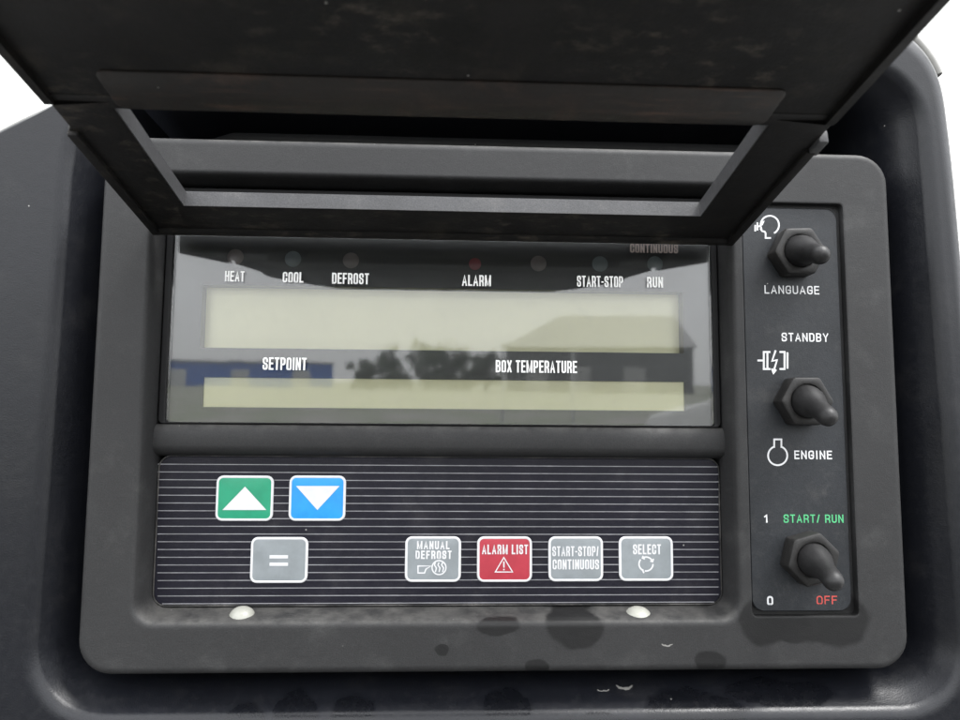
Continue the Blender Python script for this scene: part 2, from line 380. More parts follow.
def zipper(bd, A, Bq, c):                          # triangles between two loops that are star shaped about c
    ang = lambda p: math.atan2(p[1] - c[1], p[0] - c[0])
    A = sorted(A, key=ang); Bq = sorted(Bq, key=ang); k0 = len(bd.v); bd.v += [tuple(p) for p in A] + [tuple(p) for p in Bq]; na, nb = len(A), len(Bq)
    i_ = j_ = 0
    while i_ < na or j_ < nb:
        aa = ang(A[(i_ + 1) % na]) + (2 * math.pi if i_ + 1 >= na else 0) if i_ < na else 99
        ab = ang(Bq[(j_ + 1) % nb]) + (2 * math.pi if j_ + 1 >= nb else 0) if j_ < nb else 99
        if aa <= ab: bd.f.append([k0 + i_ % na, k0 + (i_ + 1) % na, k0 + na + j_ % nb]); i_ += 1
        else: bd.f.append([k0 + i_ % na, k0 + na + (j_ + 1) % nb, k0 + na + j_ % nb]); j_ += 1
        bd.mi.append(0)
zipper(h, zring(15.5, 0), pk_rings[0], ((PK[0] + PK[1]) / 2, (PK[2] + PK[3]) / 2))
hs_o = h.build('shell', M['housing'], housing, angle=40, recalc=True)

# grey strip painting the contact shade on the white body around the housing top
top_i = [i_ for i_, p in enumerate(ho) if p.y > at(960, 72, -6).y or (p.x < 0 and p.y > at(0, 175, -6).y)]
cut = next((n_ for n_ in range(1, len(top_i)) if top_i[n_] - top_i[n_ - 1] > 1), None)
if cut: top_i = top_i[cut:] + top_i[:cut]
s = B(); s.loft([[(ho[i_].x - nrm_in[i_].x * d, ho[i_].y - nrm_in[i_].y * d, z) for i_ in top_i] for d, z in ((.05, -40), (.05, -12.5), (.6, -11), (2.4, -10), (4.2, -11), (5.6, -14), (6.2, -19), (6.2, -40))], closed=False)
s.build('shaded_body_rim', M['rim_shade'], housing, angle=60)

# ------------------------------------------------------------------ control panel
panel = thing('control_panel', 'dark grey refrigeration control panel with display, coloured keys and three toggle switches', 'control panel', ROOT)
BZ = (-136.4, 154.2, -108.9, 80.3); BR = 11.5
FZ = -12.0                                         # level of keypad film and display pane
fl = at(155, 540, FZ).x, at(721, 540, FZ).x, at(440, 606, FZ).y, at(440, 194, FZ).y
RE = (fl[0] - 3.6, fl[1] + 3.6, fl[2] - 4.6, fl[3] + 3.2); RR = 8
PL = (97.4, 136.0, at(800, 616, 0).y, at(800, 203, 0).y)   # recess of the switch plate
b = B()
b.loft([rri(BZ, 0, BR, -54.9), rri(BZ, 0, BR, -2.4)] + [rri(BZ, 2.4 - 2.4 * math.cos(rad(a)), BR, -2.4 + 2.4 * math.sin(rad(a))) for a in (18, 36, 54, 72, 90)] + [rri(BZ, 2.9, BR, 0)])
def recess(zf, ins):                               # rings of the central recess, insets against RE
    a = []
    def ring(i, z):
        k = i / 4.6; i = i * 3.6 / 4.6
        return rr(RE[0] + i, RE[1] - i, RE[2] + i * 4.6 / 3.6, RE[3] - i * 3.2 / 3.6, RR - 2.6 * k, z)
    a.append(ring(-.6, 0)); a.append(ring(0, 0))
    for q in (20, 40, 60): a.append(ring(2.2 * math.sin(rad(q)), -2.2 * (1 - math.cos(rad(q)))))
    a += [ring(2.7, -3.4), ring(3.6, -8), ring(4.05, -10.6), ring(4.3, -12.4), ring(4.4, -21.5)]
    return a
rc = recess(0, 0); b.loft(rc, cap1=True)
pr = [rri(PL, -.9, 1.6, 0, 4), rri(PL, -.5, 1.6, 0, 4), rri(PL, -.15, 1.6, -.12, 4), rri(PL, 0, 1.6, -.5, 4), rri(PL, 0, 1.6, -3.2, 4)]
b.loft(pr, cap1=True)
b.fill([rri(BZ, 2.9, BR, 0), rc[0], pr[0]])
bez = b.build('bezel', M['bezel'], panel, angle=40)
bez['label'] = 'grey black bezel with damp dark patches along its lower edge'

# divider bar between display and keypad
yt, yb = at(440, 426, -7).y, at(440, 459, FZ).y
prof = [(yt, -16), (yt, -9.6), (yt - .5, -9.0), (yt - 1.6, -8.2), (yt - 3.0, -7.7), (yt - 4.2, -7.5), (yb + 4.6, -7.5), (yb + 3.4, -7.8), (yb + 2.3, -8.6), (yb + 1.4, -9.8), (yb + .9, -11.2), (yb + .6, -12.8), (yb + .6, -16)]
d = B(); xs = (fl[0] - .9, fl[1] + .9)
d.loft([[(x, y, z) for y, z in prof] for k, x in enumerate(xs)], closed=False, cap0=True, cap1=True)
d.build('divider_bar', M['bezel'], panel, angle=45)

# ---- display
WN = rect_at(170, 712, 236, 426, -10.6)
WN = (WN[0], WN[1], yt + .05, WN[3] + 4)
GF = (fl[0] - .15, fl[1] + .15, yt, fl[3] - .3)
f = B()
f.loft([rri(GF, 0, 2, -16, 4), rri(GF, 0, 2, -9.6, 4), rri(GF, .4, 2, -9.2, 4)])
f.fill([rri(GF, .4, 2, -9.2, 4), rr(WN[0] - .3, WN[1] + .3, yt + .6, WN[3], 1.0, -9.2, 4)])
f.loft([rr(WN[0] - .3, WN[1] + .3, yt + .6, WN[3], 1.0, -9.2, 4), rr(WN[0], WN[1], yt + .8, WN[3] - .3, 1.0, -9.5, 4), rr(WN[0], WN[1], yt + .8, WN[3] - .3, 1.0, -13, 4)])
f.build('window_frame', M['frame_black'], panel, angle=40)
MZ = -12.4
L1 = rect_at(201, 683, 288.5, 350.5, MZ); L2 = rect_at(203, 684.5, 379.5, 409, MZ)
dm = B()
ol = rr(WN[0] - .1, WN[1] + .1, yt + .3, WN[3], .5, MZ, 2)
def rect(bx, z): return [(bx[0], bx[2], z), (bx[1], bx[2], z), (bx[1], bx[3], z), (bx[0], bx[3], z)]
dm.fill([ol, rect(L1, MZ), rect(L2, MZ)])
dm.loft([ol, [(x, y, MZ - .6) for x, y, z in ol]])
disp = dm.build('display', M['mask'], panel, angle=30)
def lcd(bx, dep, ):
    q = B(); q.loft([rect(bx, MZ + .0), rect(bx, MZ - dep)], mi=1); q.add(rect(bx, MZ - dep), [[0, 1, 2, 3]], 0)
    return q.build('lcd_screen', [M['lcd'], M['lcd_wall']], disp, angle=0, recalc=False)
lcd(L1, 5.6)['label'] = 'tall upper blank pale green screen'
lcd(L2, .8)['label'] = 'narrow lower blank pale green screen'
pn = B(); pn.box(WN[0] + .02, WN[1] - .02, yt + .82, WN[3] - .4, -11.8, -10.6)
pn.build('pane', M['glass'], disp, angle=0)
for px, py, r, m in ((235.5, 257, 8.5, 'lamp_grey'), (293, 259, 8.5, 'lamp_blue'), (351, 260.5, 8.5, 'lamp_grey'), (475, 264, 6.5, 'lamp_red'), (538.5, 263.5, 8.5, 'lamp_grey'), (600, 264, 8.5, 'lamp_blue'), (655, 264, 8.5, 'lamp_blue')):
    c = at(px, py, MZ); q = B(); R0 = r * .36
    q.loft([[(c.x + R0 * k * math.cos(a), c.y + R0 * k * math.sin(a), MZ + z) for a in [2 * math.pi * i / 28 for i in range(28)]] for k, z in ((1, .02), (.92, .12), (.6, .28), (.25, .35))], cap1=True)
    lo = q.build('indicator_lamp', M[m], disp, angle=60)
    if m == 'lamp_red': lo['label'] = 'dull red indicator lamp above the word ALARM'

# ------------------------------------------------------------------ printed lettering (own stroke alphabet)
G = {'A': [[(0, 0), (.5, 1), (1, 0)], [(.2, .3), (.8, .3)]], 'B': [[(0, 0), (0, 1), (1, 1, 1), (.95, .52, 1), (0, .52)], [(0, .52), (1, .52, 1), (1, 0, 1), (0, 0)]],
     'C': [[(1, .68), (1, 1, 1), (0, 1, 1), (0, 0, 1), (1, 0, 1), (1, .32)]], 'D': [[(0, 0), (0, 1), (1, 1, 1), (1, 0, 1), (0, 0)]],
     'E': [[(1, 1), (0, 1), (0, 0), (1, 0)], [(0, .52), (.88, .52)]], 'F': [[(1, 1), (0, 1), (0, 0)], [(0, .5), (.85, .5)]],
     'G': [[(1, .7), (1, 1, 1), (0, 1, 1), (0, 0, 1), (1, 0, 1), (1, .46), (.55, .46)]], 'H': [[(0, 0), (0, 1)], [(1, 0), (1, 1)], [(0, .52), (1, .52)]],
     'I': [[(.5, 0), (.5, 1)]], 'L': [[(0, 1), (0, 0), (1, 0)]], 'M': [[(0, 0), (0, 1)], [(1, 0), (1, 1)], [(0, 1), (.5, 0), (1, 1)]], 'N': [[(0, 0), (0, 1)], [(1, 0), (1, 1)], [(0, 1), (1, 0)]],
     'O': [[(.45, 0), (1, 0, 1), (1, 1, 1), (0, 1, 1), (0, 0, 1), (.55, 0)]], 'P': [[(0, 0), (0, 1), (1, 1, 1), (1, .44, 1), (0, .44)]],
     'R': [[(0, 0), (0, 1), (1, 1, 1), (1, .46, 1), (0, .46)], [(.6, .46), (1, .3, .5), (1, 0)]],
     'S': [[(1, .72), (1, 1, 1), (0, 1, 1), (0, .54, 1), (1, .46, 1), (1, 0, 1), (0, 0, 1), (0, .28)]], 'T': [[(0, 1), (1, 1)], [(.5, 1), (.5, 0)]],
     'U': [[(0, 1), (0, 0, 1), (1, 0, 1), (1, 1)]], 'X': [[(0, 0), (1, 1)], [(0, 1), (1, 0)]], 'Y': [[(0, 1), (.5, .45), (1, 1)], [(.5, .45), (.5, 0)]],
     '/': [[(0, 0), (1, 1)]], '-': [[(0, .45), (1, .45)]], '1': [[(.15, .78), (.6, 1), (.6, 0)]]}
G['0'] = G['O']
WD = {'I': .42, 'M': 1.3, '-': .55, '/': .6, ' ': .45, '1': .7, 'L': .88, 'E': .92, 'F': .9, 'T': .95, 'A': 1.08, 'Y': 1.05}
def rounded(pts, k):
    out = []
    for i, p in enumerate(pts):
        if len(p) < 3 or i in (0, len(pts) - 1): out.append(Vector(p[:2])); continue
        a, c, bb = Vector(pts[i - 1][:2]), Vector(p[:2]), Vector(pts[i + 1][:2])
        r = min(k * p[2], (a - c).length * .5, (bb - c).length * .5)
        p0, p1 = c + (a - c).normalized() * r, c + (bb - c).normalized() * r
        for j in range(5):
            t = j / 4; out.append(p0 * (1 - t) ** 2 + c * 2 * t * (1 - t) + p1 * t * t)
    return [p for i, p in enumerate(out) if i == 0 or (p - out[i - 1]).length > 1e-4]
def stroke(bd, pts, th, z, closed=False, hgt=.03):
    """ribbon of constant width along a 2D line, as a thin solid"""
    n = len(pts); L, R_ = [], []
    for i in range(n):
        if closed: a, c = pts[i - 1], pts[(i + 1) % n]
        else: a, c = pts[max(i - 1, 0)], pts[min(i + 1, n - 1)]
        d0 = (pts[i] - a).normalized() if (pts[i] - a).length > 0 else (c - pts[i]).normalized()
        d1 = (c - pts[i]).normalized() if (c - pts[i]).length > 0 else d0
        n0, n1 = Vector((-d0.y, d0.x)), Vector((-d1.y, d1.x)); m = n0 + n1
        m = n0 if m.length < .2 else m.normalized()
        k = min(1 / max(m.dot(n1), .2), 1.45)
        L.append(pts[i] + m * th / 2 * k); R_.append(pts[i] - m * th / 2 * k)
    k = n if closed else n - 1
    V = [(p.x, p.y, z) for p in L] + [(p.x, p.y, z) for p in R_]
    bd.add(V, [[n + i, n + (i + 1) % n, (i + 1) % n, i] for i in range(k)])
def letters(bd, word, x0, x1, y0, y1, z, weight=.2, gap=.30, lim=.36):
    ws = [WD.get(c, 1.0) for c in word]
    u = (x1 - x0) / (sum(ws) + gap * (len(word) - 1)); H = y1 - y0; th = min(weight * H, lim * u)
    x = x0; zi = 0
    for c, wd in zip(word, ws):
        if c != ' ':
            wl = wd * u
            for sidx, P in enumerate(G[c]):
                ix = th / 2 if c not in 'I' else 0
                pts = [(x + ix + p[0] * (wl - 2 * ix), y0 + th / 2 + p[1] * (H - th)) + tuple(p[2:]) for p in P]
                diag = all(abs(P[i + 1][0] - P[i][0]) > .2 and abs(P[i + 1][1] - P[i][1]) > .2 for i in range(len(P) - 1))
                pp = rounded(pts, min(wl, H) * .5)
                if diag:
                    ex = .5 * th * (.6 if c in 'MN' else 1)
                    for e0, e1 in ((0, 1), (-1, -2)):
                        dv = (pp[e0] - pp[e1]).normalized(); pp[e0] = pp[e0] + dv * ex * abs(dv.y)
                else:
                    for e0, e1 in ((0, 1), (-1, -2)): pp[e0] = pp[e0] + (pp[e0] - pp[e1]).normalized() * th / 2
                stroke(bd, pp, th * (.78 if diag and c in 'MN' else .92 if diag else 1), z + .012 * sidx)
        x += wd * u + gap * u
def word(text, bx, Z, m, parent, weight=.2, gap=.3, name='lettering'):
    x0, x1, y0, y1 = rect_at(*bx, Z); bd = B(); letters(bd, text, x0, x1, y0, y1, Z, weight, gap)
    return bd.build(name, M[m], parent, angle=0, merge=0, recalc=False)
ZT = -10.5                                         # printed on the front of the pane
for tx, bx, m in (('HEAT', (225, 244.5, 271, 281.5), 'print_bright'), ('COOL', (282.7, 303.5, 272, 282.5), 'print_bright'), ('DEFROST', (332, 369, 273, 284), 'print_bright'),
                  ('ALARM', (462, 491, 275, 286), 'print_bright'), ('START-STOP', (577, 623, 276, 287), 'print_bright'), ('RUN', (647, 663, 277, 287.5), 'print_bright'),
                  ('CONTINUOUS', (630, 678, 244, 253), 'print_dim'), ('SETPOINT', (262.7, 306.7, 357.5, 370), 'print_bright'), ('BOX TEMPERATURE', (495.7, 577, 360.5, 372.7), 'print_bright')):
    word(tx, bx, ZT, m, disp, .23, .2)

# ------------------------------------------------------------------ keypad film with pinstripes
KP = (fl[0] + .5, fl[1] - .5, fl[2] + .6, yb + .4); KR = 4.2
k = B(); k.loft([rri(KP, 0, KR, -16), rri(KP, 0, KR, FZ - .2), rri(KP, .2, KR, FZ)], cap1=True)
keypad = k.build('keypad', M['keypad'], panel, angle=40)
k = B(); k.loft([rri(KP, -.55, KR, FZ - 1), rri(KP, -.55, KR, FZ - .1), rri(KP, -.4, KR, FZ + .12), rri(KP, -.15, KR, FZ + .12), rri(KP, -.02, KR, FZ - .1), rri(KP, -.02, KR, FZ - 1)]); k.build('edge_bead', M['bead'], keypad, angle=50)
for i in range(20):
    y = 457.9 + 7.63 * i
    x0, x1, y0, y1 = rect_at(157.5, 718.5, y - .42, y + .42, FZ)
    if y > 598: x0 += 1.6; x1 -= 1.6
    if i == 0: x0 += .6; x1 -= .6
    if y1 > KP[3] - .3: continue
    q = B(); q.box(x0, x1, y0, y1, FZ + .01, FZ + .04); q.build('pinstripe', M['stripe'], keypad, angle=0)

def key(px, m, label):
    bx = rect_at(*px, FZ); q = B()
    q.loft([rri(bx, 0, 2.5, FZ + .01, 5), rri(bx, .08, 2.5, FZ + .32, 5), rri(bx, .25, 2.5, FZ + .42, 5), rri(bx, .75, 2.5, FZ + .42, 5), rri(bx, .9, 2.5, FZ + .34, 5)], mi=0)
    ins = rri(bx, .9, 2.5, FZ + .34, 5); cx, cy = (bx[0] + bx[1]) / 2, (bx[2] + bx[3]) / 2
    q2 = B()
    q2.loft([ins, [(cx + (x - cx) * .8, cy + (y - cy) * .8, FZ + .46) for x, y, z in ins], [(cx + (x - cx) * .4, cy + (y - cy) * .4, FZ + .5) for x, y, z in ins]], cap1=True)
    ko = q2.build('key', M[m], panel, angle=60); ko['label'] = label
    q.build('border', M['print_white'], ko, angle=50, recalc=True)
    return ko
KZ = FZ + .56
def poly(name, pts, parent, m='print_white', Z=KZ):
    q = B(); P = [at(x, y, Z) for x, y in pts]; q.add(P, [list(range(len(P)))])
    o = q.build(name, M[m], parent, angle=0, recalc=False)
    for f_ in o.data.polygons:
        if f_.normal.z < 0: o.data.flip_normals(); break
    return o
def lines(name, L, parent, th, m='print_white', Z=KZ):
    q = B()
    for i, (pts, closed) in enumerate(L): stroke(q, [at(x, y, Z).xy for x, y in pts], th * .36, Z + .01 * i, closed)
    return q.build(name, M[m], parent, angle=0, merge=0, recalc=False)
def circ(cx, cy, r, a0=0, a1=360, n=24): return [(cx + r * math.cos(rad(a0 + (a1 - a0) * i / n)), cy - r * math.sin(rad(a0 + (a1 - a0) * i / n))) for i in range(n + (0 if a1 - a0 == 360 else 1))]
ku = key((216, 273.5, 475.5, 521), 'key_green', 'green key with a white triangle pointing up')
poly('arrow_symbol', [(222.4, 510), (266.4, 510), (245, 486.6)], ku)
kd = key((289, 345.8, 475.5, 521), 'key_blue', 'blue key with a white triangle pointing down')
poly('arrow_symbol', [(296, 486), (339.6, 486), (317.3, 510)], kd)
ke = key((250.5, 308, 537, 583), 'key_grey', 'grey key with a white equals sign')
lines('equals_symbol', [([(269.5, 556.8), (288, 556.8)], False), ([(269.5, 564.2), (288, 564.2)], False)], ke, 3.2)
km = key((405, 461, 536.3, 582), 'key_grey', 'grey key reading MANUAL DEFROST')
word('MANUAL', (417, 449.6, 541, 549.3), KZ, 'print_white', km, .2); word('DEFROST', (415.5, 451.7, 550.6, 559), KZ, 'print_white', km, .2)
lines('defrost_symbol', [([(418, 566), (431, 566), (426, 569), (424.5, 573), (418, 573)], True), (circ(439, 567.6, 7), True)] +
      [([(439 + dx, 562.5), (439 + dx - 1, 565), (439 + dx + 1, 568), (439 + dx, 572)], False) for dx in (-3.6, 0, 3.6)], km, 1.25)
ka = key((477, 532, 536.3, 582), 'key_red', 'red key reading ALARM LIST')
word('ALARM LIST', (482, 528, 544.6, 554.2), KZ, 'print_white', ka, .19)
lines('warning_symbol', [([(503.8, 557.5), (495.3, 572), (512.6, 572)], True), ([(503.9, 561.5), (503.9, 567.6)], False), ([(503.9, 568.9), (503.9, 570.3)], False)], ka, 1.4)
kst = key((548.3, 603, 536.3, 581.4), 'key_grey', 'grey key reading START-STOP/ CONTINUOUS')
word('START-STOP/', (552.3, 598.6, 546.3, 556.2), KZ, 'print_white', kst, .19, .24); word('CONTINUOUS', (552.6, 599, 559.4, 569.4), KZ, 'print_white', kst, .19, .24)
kse = key((618.7, 673, 536.3, 581), 'key_grey', 'grey key reading SELECT')
word('SELECT', (633, 661, 544.3, 554.3), KZ, 'print_white', kse, .2, .24)
lines('cycle_symbol', [(circ(646, 564, 7, 20, 120, 10), False), (circ(646, 564, 7, 140, 240, 10), False), (circ(646, 564, 7, 260, 360, 10)[:-1] + [(653, 564)], False),
                       ([(650.2, 561), (652.6, 561.6), (653.4, 558.8)], False), ([(643, 555.8), (642.4, 558), (644.8, 559)], False), ([(643.2, 569.4), (642.6, 570.4), (644, 573)], False)], kse, 1.5)

# little domed bumpers on the recess lip
for px, py, rx, lab in ((242, 616, 13.0, 'left white dome bumper'), (638, 614, 14.0, 'right white dome bumper')):
    c = Vector((at(px, 620, -7).x, at(px, 619.5, -7).y, -7)); R0 = rx * .36; q = B(); rings = []
    T = Vector((0, .975, .22)); E1 = Vector((1, 0, 0)); E2 = T.cross(E1)
    for R_k, h_k in ((1.0, -3.5), (1.0, .3), (1.0, .75), (.97, 1.5), (.9, 2.3), (.78, 3.1), (.6, 3.8), (.38, 4.25), (.15, 4.45)):
        rings.append([tuple(c + (E1 * math.cos(2 * math.pi * i / 32) + E2 * math.sin(2 * math.pi * i / 32)) * R0 * R_k + T * h_k) for i in range(32)])
    q.loft(rings, cap0=True, cap1=True)
    q.build('bumper', M['bumper'], panel, angle=70)['label'] = lab

# ------------------------------------------------------------------ switch plate, legends and toggles
SP = (PL[0] + .5, PL[1] - 1.6, PL[2] + 1.3, PL[3] - 1.6); SZ = -1.6
q = B(); q.loft([rri(SP, 0, 4.5, -3.1), rri(SP, 0, 4.5, SZ - .3), rri(SP, .3, 4.5, SZ)], cap1=True)
plate = q.build('switch_plate', M['switch_plate'], panel, angle=40)
ST = SZ + .05
for tx, bx, m, wgt in (('LANGUAGE', (764.5, 819.2, 285.7, 294), 'print_white', .14), ('STANDBY', (781.6, 828.4, 333, 341.6), 'print_white', .15), ('ENGINE', (794.3, 832, 450.6, 459.2), 'print_white', .16),
                       ('1', (763.6, 769, 514.4, 522.6), 'print_white', .2), ('START/ RUN', (783.6, 843.4, 514.5, 522.8), 'print_green', .15), ('0', (767, 773.2, 596, 605), 'print_white', .2), ('OFF', (816.6, 837.2, 595.8, 604.2), 'print_red', .14)):
    word(tx, bx, ST, m, plate, wgt, .3)
lines('head_symbol', [(circ(769.8, 225, 9.2, -62, 205, 22) + [(760.6, 229), (762, 231), (764.6, 231.6), (765.6, 233), (765.6, 238), (771, 238)], False), ([(761, 222.6), (763.8, 221.4), (762, 224.6), (760.4, 225)], True), ([(760.5, 226), (757.3, 226.6)], False), ([(757.4, 222.4), (757.4, 230.4)], False), ([(755.2, 225), (755.2, 231.4)], False)], plate, 1.7, Z=ST)
lines('motor_symbol', [([(770.4, 352), (763.8, 352), (763.8, 369), (770.4, 369)], False), ([(767.4, 353), (767.4, 368)], False), ([(779.5, 352), (784.5, 352), (784.5, 369), (779.5, 369)], False), ([(787.4, 352.4), (787.4, 368.6)], False), ([(757.4, 360.5), (763.4, 360.5)], False),
                       ([(775.6, 350.4), (772, 361), (777, 360), (773.6, 371)], False), ([(771.8, 368.6), (773.4, 373.4), (776, 369.6)], False)], plate, 1.9, Z=ST)
lines('engine_symbol', [([(774.2, 447), (774.2, 439.4), (781.4, 439.4), (781.4, 447)] + circ(777.7, 455.6, 9.6, 64, -244, 30), True)], plate, 1.7, Z=ST)

def toggle(nx, ny, tipx, tipy, rot, label, tipz=21.5, collar=5.4):
    NZ = SZ + 7.0; c = at(nx, ny, NZ); R0 = 9.7
    q = B()
    hexr = lambda R1, z: [(c.x + R1 * math.cos(rad(rot + 60 * i)), c.y + R1 * math.sin(rad(rot + 60 * i)), z) for i in range(6)]
    # hexagon sides with softened corners
    def hexs(R1, z, cr=.9):
        V = [Vector(p[:2]) for p in hexr(R1, z)]; out = []
        for i in range(6):
            a, p, bb = V[i - 1], V[i], V[(i + 1) % 6]
            for t in (0, .5, 1):
                p0, p1 = p + (a - p).normalized() * cr, p + (bb - p).normalized() * cr
                u_ = p0 * (1 - t) ** 2 + p * 2 * t * (1 - t) + p1 * t * t; out.append((u_.x, u_.y, z))
        return out
    def circ18(r, z): 
        return [(c.x + r * math.cos(rad(rot - 20 + 20 * i)), c.y + r * math.sin(rad(rot - 20 + 20 * i)), z) for i in range(18)]
    rings = [hexs(R0 * 1.02, SZ + .02), hexs(R0 * 1.02, NZ - .9), hexs(R0 * .985, NZ - .25), hexs(R0 * .94, NZ), circ18(6.6, NZ), circ18(6.3, NZ - .1), circ18(6.1, NZ - .9), circ18(3, NZ - 1.0)]
    q.loft(rings, cap1=True)
    t = q.build('toggle_switch', M['nut'], panel, angle=32); t['label'] = label
    tip = at(tipx, tipy, tipz); base = Vector((c.x, c.y, NZ - 1.2)); ax = tip - base
    up = Vector((0, 0, 1)); p = B(); rings = []; n = 24
    # (height along the axis, radius): fat rubber base, neck, round tip
    Ln = ax.length
    prof = [(0, 5.85), (.10, 5.8), (.2, 5.55), (.3, 5.05), (.4, 4.45), (.5, 3.95), (.6, 3.6), (.7, 3.45), (.8, 3.45), (.9, 3.45), (1.0, 3.38), (1.06, 3.1), (1.11, 2.55), (1.15, 1.8), (1.175, .9)]
    def pos(s):                                   # starts along the nut axis, bends to the tip
        return base + up * (ax.dot(up) * s) + (ax - up * ax.dot(up)) * (max(s, 0) ** 1.25)
    for s_, r in prof:
        P = pos(s_); T = (pos(s_ + .02) - pos(max(s_ - .02, 0))).normalized()
        e1 = T.cross(Vector((0, 1, 0))).normalized(); e2 = T.cross(e1)
        rings.append([tuple(P + e1 * r * math.cos(2 * math.pi * i / n) + e2 * r * math.sin(2 * math.pi * i / n)) for i in range(n)])
    p.loft(rings, cap1=True)
    p.build('rubber_boot', M['rubber'], t, angle=70)
toggle(801, 250.5, 820.5, 255, 2, 'upper toggle switch above the word LANGUAGE', 20)
toggle(808, 401, 828, 417, 0, 'middle toggle switch between STANDBY and ENGINE', 20)
toggle(814.5, 560, 833.5, 581, 15, 'lower toggle switch between START/ RUN and OFF', 22)

# ------------------------------------------------------------------ flip-up cover
LA = rad(9.5); HZ = 1.2; HY = at(450, 238, HZ).y
LD, LT = Vector((0, math.sin(LA), math.cos(LA))), Vector((0, math.cos(LA), -math.sin(LA)))
H0 = Vector((0, HY, HZ))
def lid(u, v, w_): return Vector((u, 0, 0)) + H0 + LD * v + LT * w_
def lid_px(px, py, w_=0.0):
    d = ray(px, py); o = CAM - H0; t = (w_ - o.dot(LT)) / d.dot(LT); p = o + d * t
    return p.x, p.dot(LD)
TH = 5.6
oA, oB, oC, oD = lid_px(115, 108), lid_px(182, 207), lid_px(702, 217), lid_px(767, 127)
vB = (oB[1] + oC[1]) / 2; vA = (oA[1] + oD[1]) / 2
eL0, eL1 = lid_px(157, 235), lid_px(67, 128); eR0, eR1 = lid_px(742, 236), lid_px(807, 150)
mL0, mL1, mR0, mR1 = lid_px(44, 99), lid_px(0, 50), lid_px(832, 123), lid_px(942, 0)
vm = (mL0[1] + mR0[1]) / 2; VE = 150.0
uL, uR = (mL0[0] + mL1[0]) / 2, (mR0[0] + mR1[0]) / 2
aL, aR = (eL0[0] + eL1[0]) / 2, (eR0[0] + eR1[0]) / 2
iL, iR = (oA[0] + oB[0]) / 2, (oC[0] + oD[0]) / 2
vT = (eL1[1] + eR1[1]) / 2                         # where the narrow arms end
# main shell: shallow tray, underside hollow, rim along the outer edges
c = B()
def tray(pts_uv, w0, w1): pass
R1 = 10
def loop(u0, u1, v0, v1, r):                      # outline of the shell, rounded at the far end only
    return [(u0, v0), (u1, v0)] + arc(u1 - r, v1 - r, r, 0, 90, 6) + arc(u0 + r, v1 - r, r, 90, 180, 6)
def rimw(u, v):                                   # how far the rim reaches below the underside
    s_ = max(0, (v - vm) / (VE - vm)); 
    far = max(0, min(1, (v - (VE - 14)) / 10))
    x = abs(u - (uL + uR) / 2) / ((uR - uL) / 2); bow = 1 - .0 * x
    return -1.2 - 2.0 * s_ - 8.0 * far * max(0, 1 - max(0, x - .62) / .38 * .8)
out = loop(uL, uR, vm, VE, R1); inn = loop(uL + 2.6, uR - 2.6, vm + .0, VE - 2.6, R1 - 2.6)
def densify(L, n=8):
    o = []
    for i in range(len(L)):
        a, b_ = Vector(L[i]), Vector(L[(i + 1) % len(L)]); k_ = n if (a - b_).length > 15 else 1
        for j in range(k_): o.append(tuple(a.lerp(b_, j / k_)))
    return o
# densify both with matching counts
def dens2(A, Bq, n=12):
    oa, ob = [], []
    for i in range(len(A)):
        a0, a1 = Vector(A[i]), Vector(A[(i + 1) % len(A)]); b0, b1 = Vector(Bq[i]), Vector(Bq[(i + 1) % len(A)])
        k_ = n if (a0 - a1).length > 15 else 1
        for j in range(k_): oa.append(tuple(a0.lerp(a1, j / k_))); ob.append(tuple(b0.lerp(b1, j / k_)))
    return oa, ob
oo, ii = dens2(out, inn)
UW = .3                                           # level of the hollow underside
def fr(u, v): return rimw(u, v) if v > vm + .1 else (.25 if uL + 4 < u < uR - 4 else -1.2)
rings = [[lid(u, v, TH + 1) for u, v in ii], [lid(u, v, TH + 1) for u, v in [(x, y) for x, y in ii]], [lid(u, v, TH) for u, v in oo], [lid(u, v, fr(u, v) + .5) for u, v in oo],
         [lid(u * .998, v, fr(u, v)) for u, v in oo], [lid(u, v, fr(u, v)) for u, v in ii], [lid(u, v, UW) for u, v in ii]]
c.loft(rings[1:], cap0=True, cap1=True)
cover = c.build('flip_cover', M['lid'], panel, angle=40)
cover['label'] = 'dirty black hinged cover flipped up over the display'
# window frame of the cover: hinge bar, two arms, crosspiece
fr_ = B()
def narrow(v): return 0
O = [(aL, 0), (aR, 0), (aR, vT), (aR - 1.0, vT + 1.5), (aR - 1.0, vm + 3), (aL + 1.0, vm + 3), (aL + 1.0, vT + 1.5), (aL, vT)]
I = [(iL, vB), (iR, vB), (iR, vA), (iL, vA)]
bmf = bmesh.new()
def lidplate(bd, Lo, Li, w0, w1):
    tmp = B(); tmp.fill([[(u, v, 0) for u, v in Lo], [(u, v, 0) for u, v in Li]])
    for wq, flip in ((w0, True), (w1, False)):
        bd.add([lid(x, y, wq) for x, y, z in tmp.v], [f_[::-1] if flip else f_ for f_ in tmp.f])
    for L_ in (Lo, Li): bd.loft([[lid(u, v, w0) for u, v in L_], [lid(u, v, w1) for u, v in L_]])
lidplate(fr_, O, I, 0, TH)
fo = fr_.build('window_frame', M['lid'], cover, angle=30, bevel=.45)
# light on the opening's inner faces, painted as a paler grey (thin liner standing 0.3 mm proud)
li = B(); g_ = .35
Iq = [(iL + g_, vB + g_), (iR - g_, vB + g_), (iR - g_, vA + 1), (iL + g_, vA + 1)]
li.loft([[lid(u, v, .25) for u, v in I[:2] + [(iR, vA), (iL, vA)]], [lid(u, v, .25) for u, v in Iq], [lid(u, v, TH - .1) for u, v in Iq], [lid(u, v, TH - .1) for u, v in I]])
li.build('lit_opening_faces', M['lid_edge'], cover, angle=30)
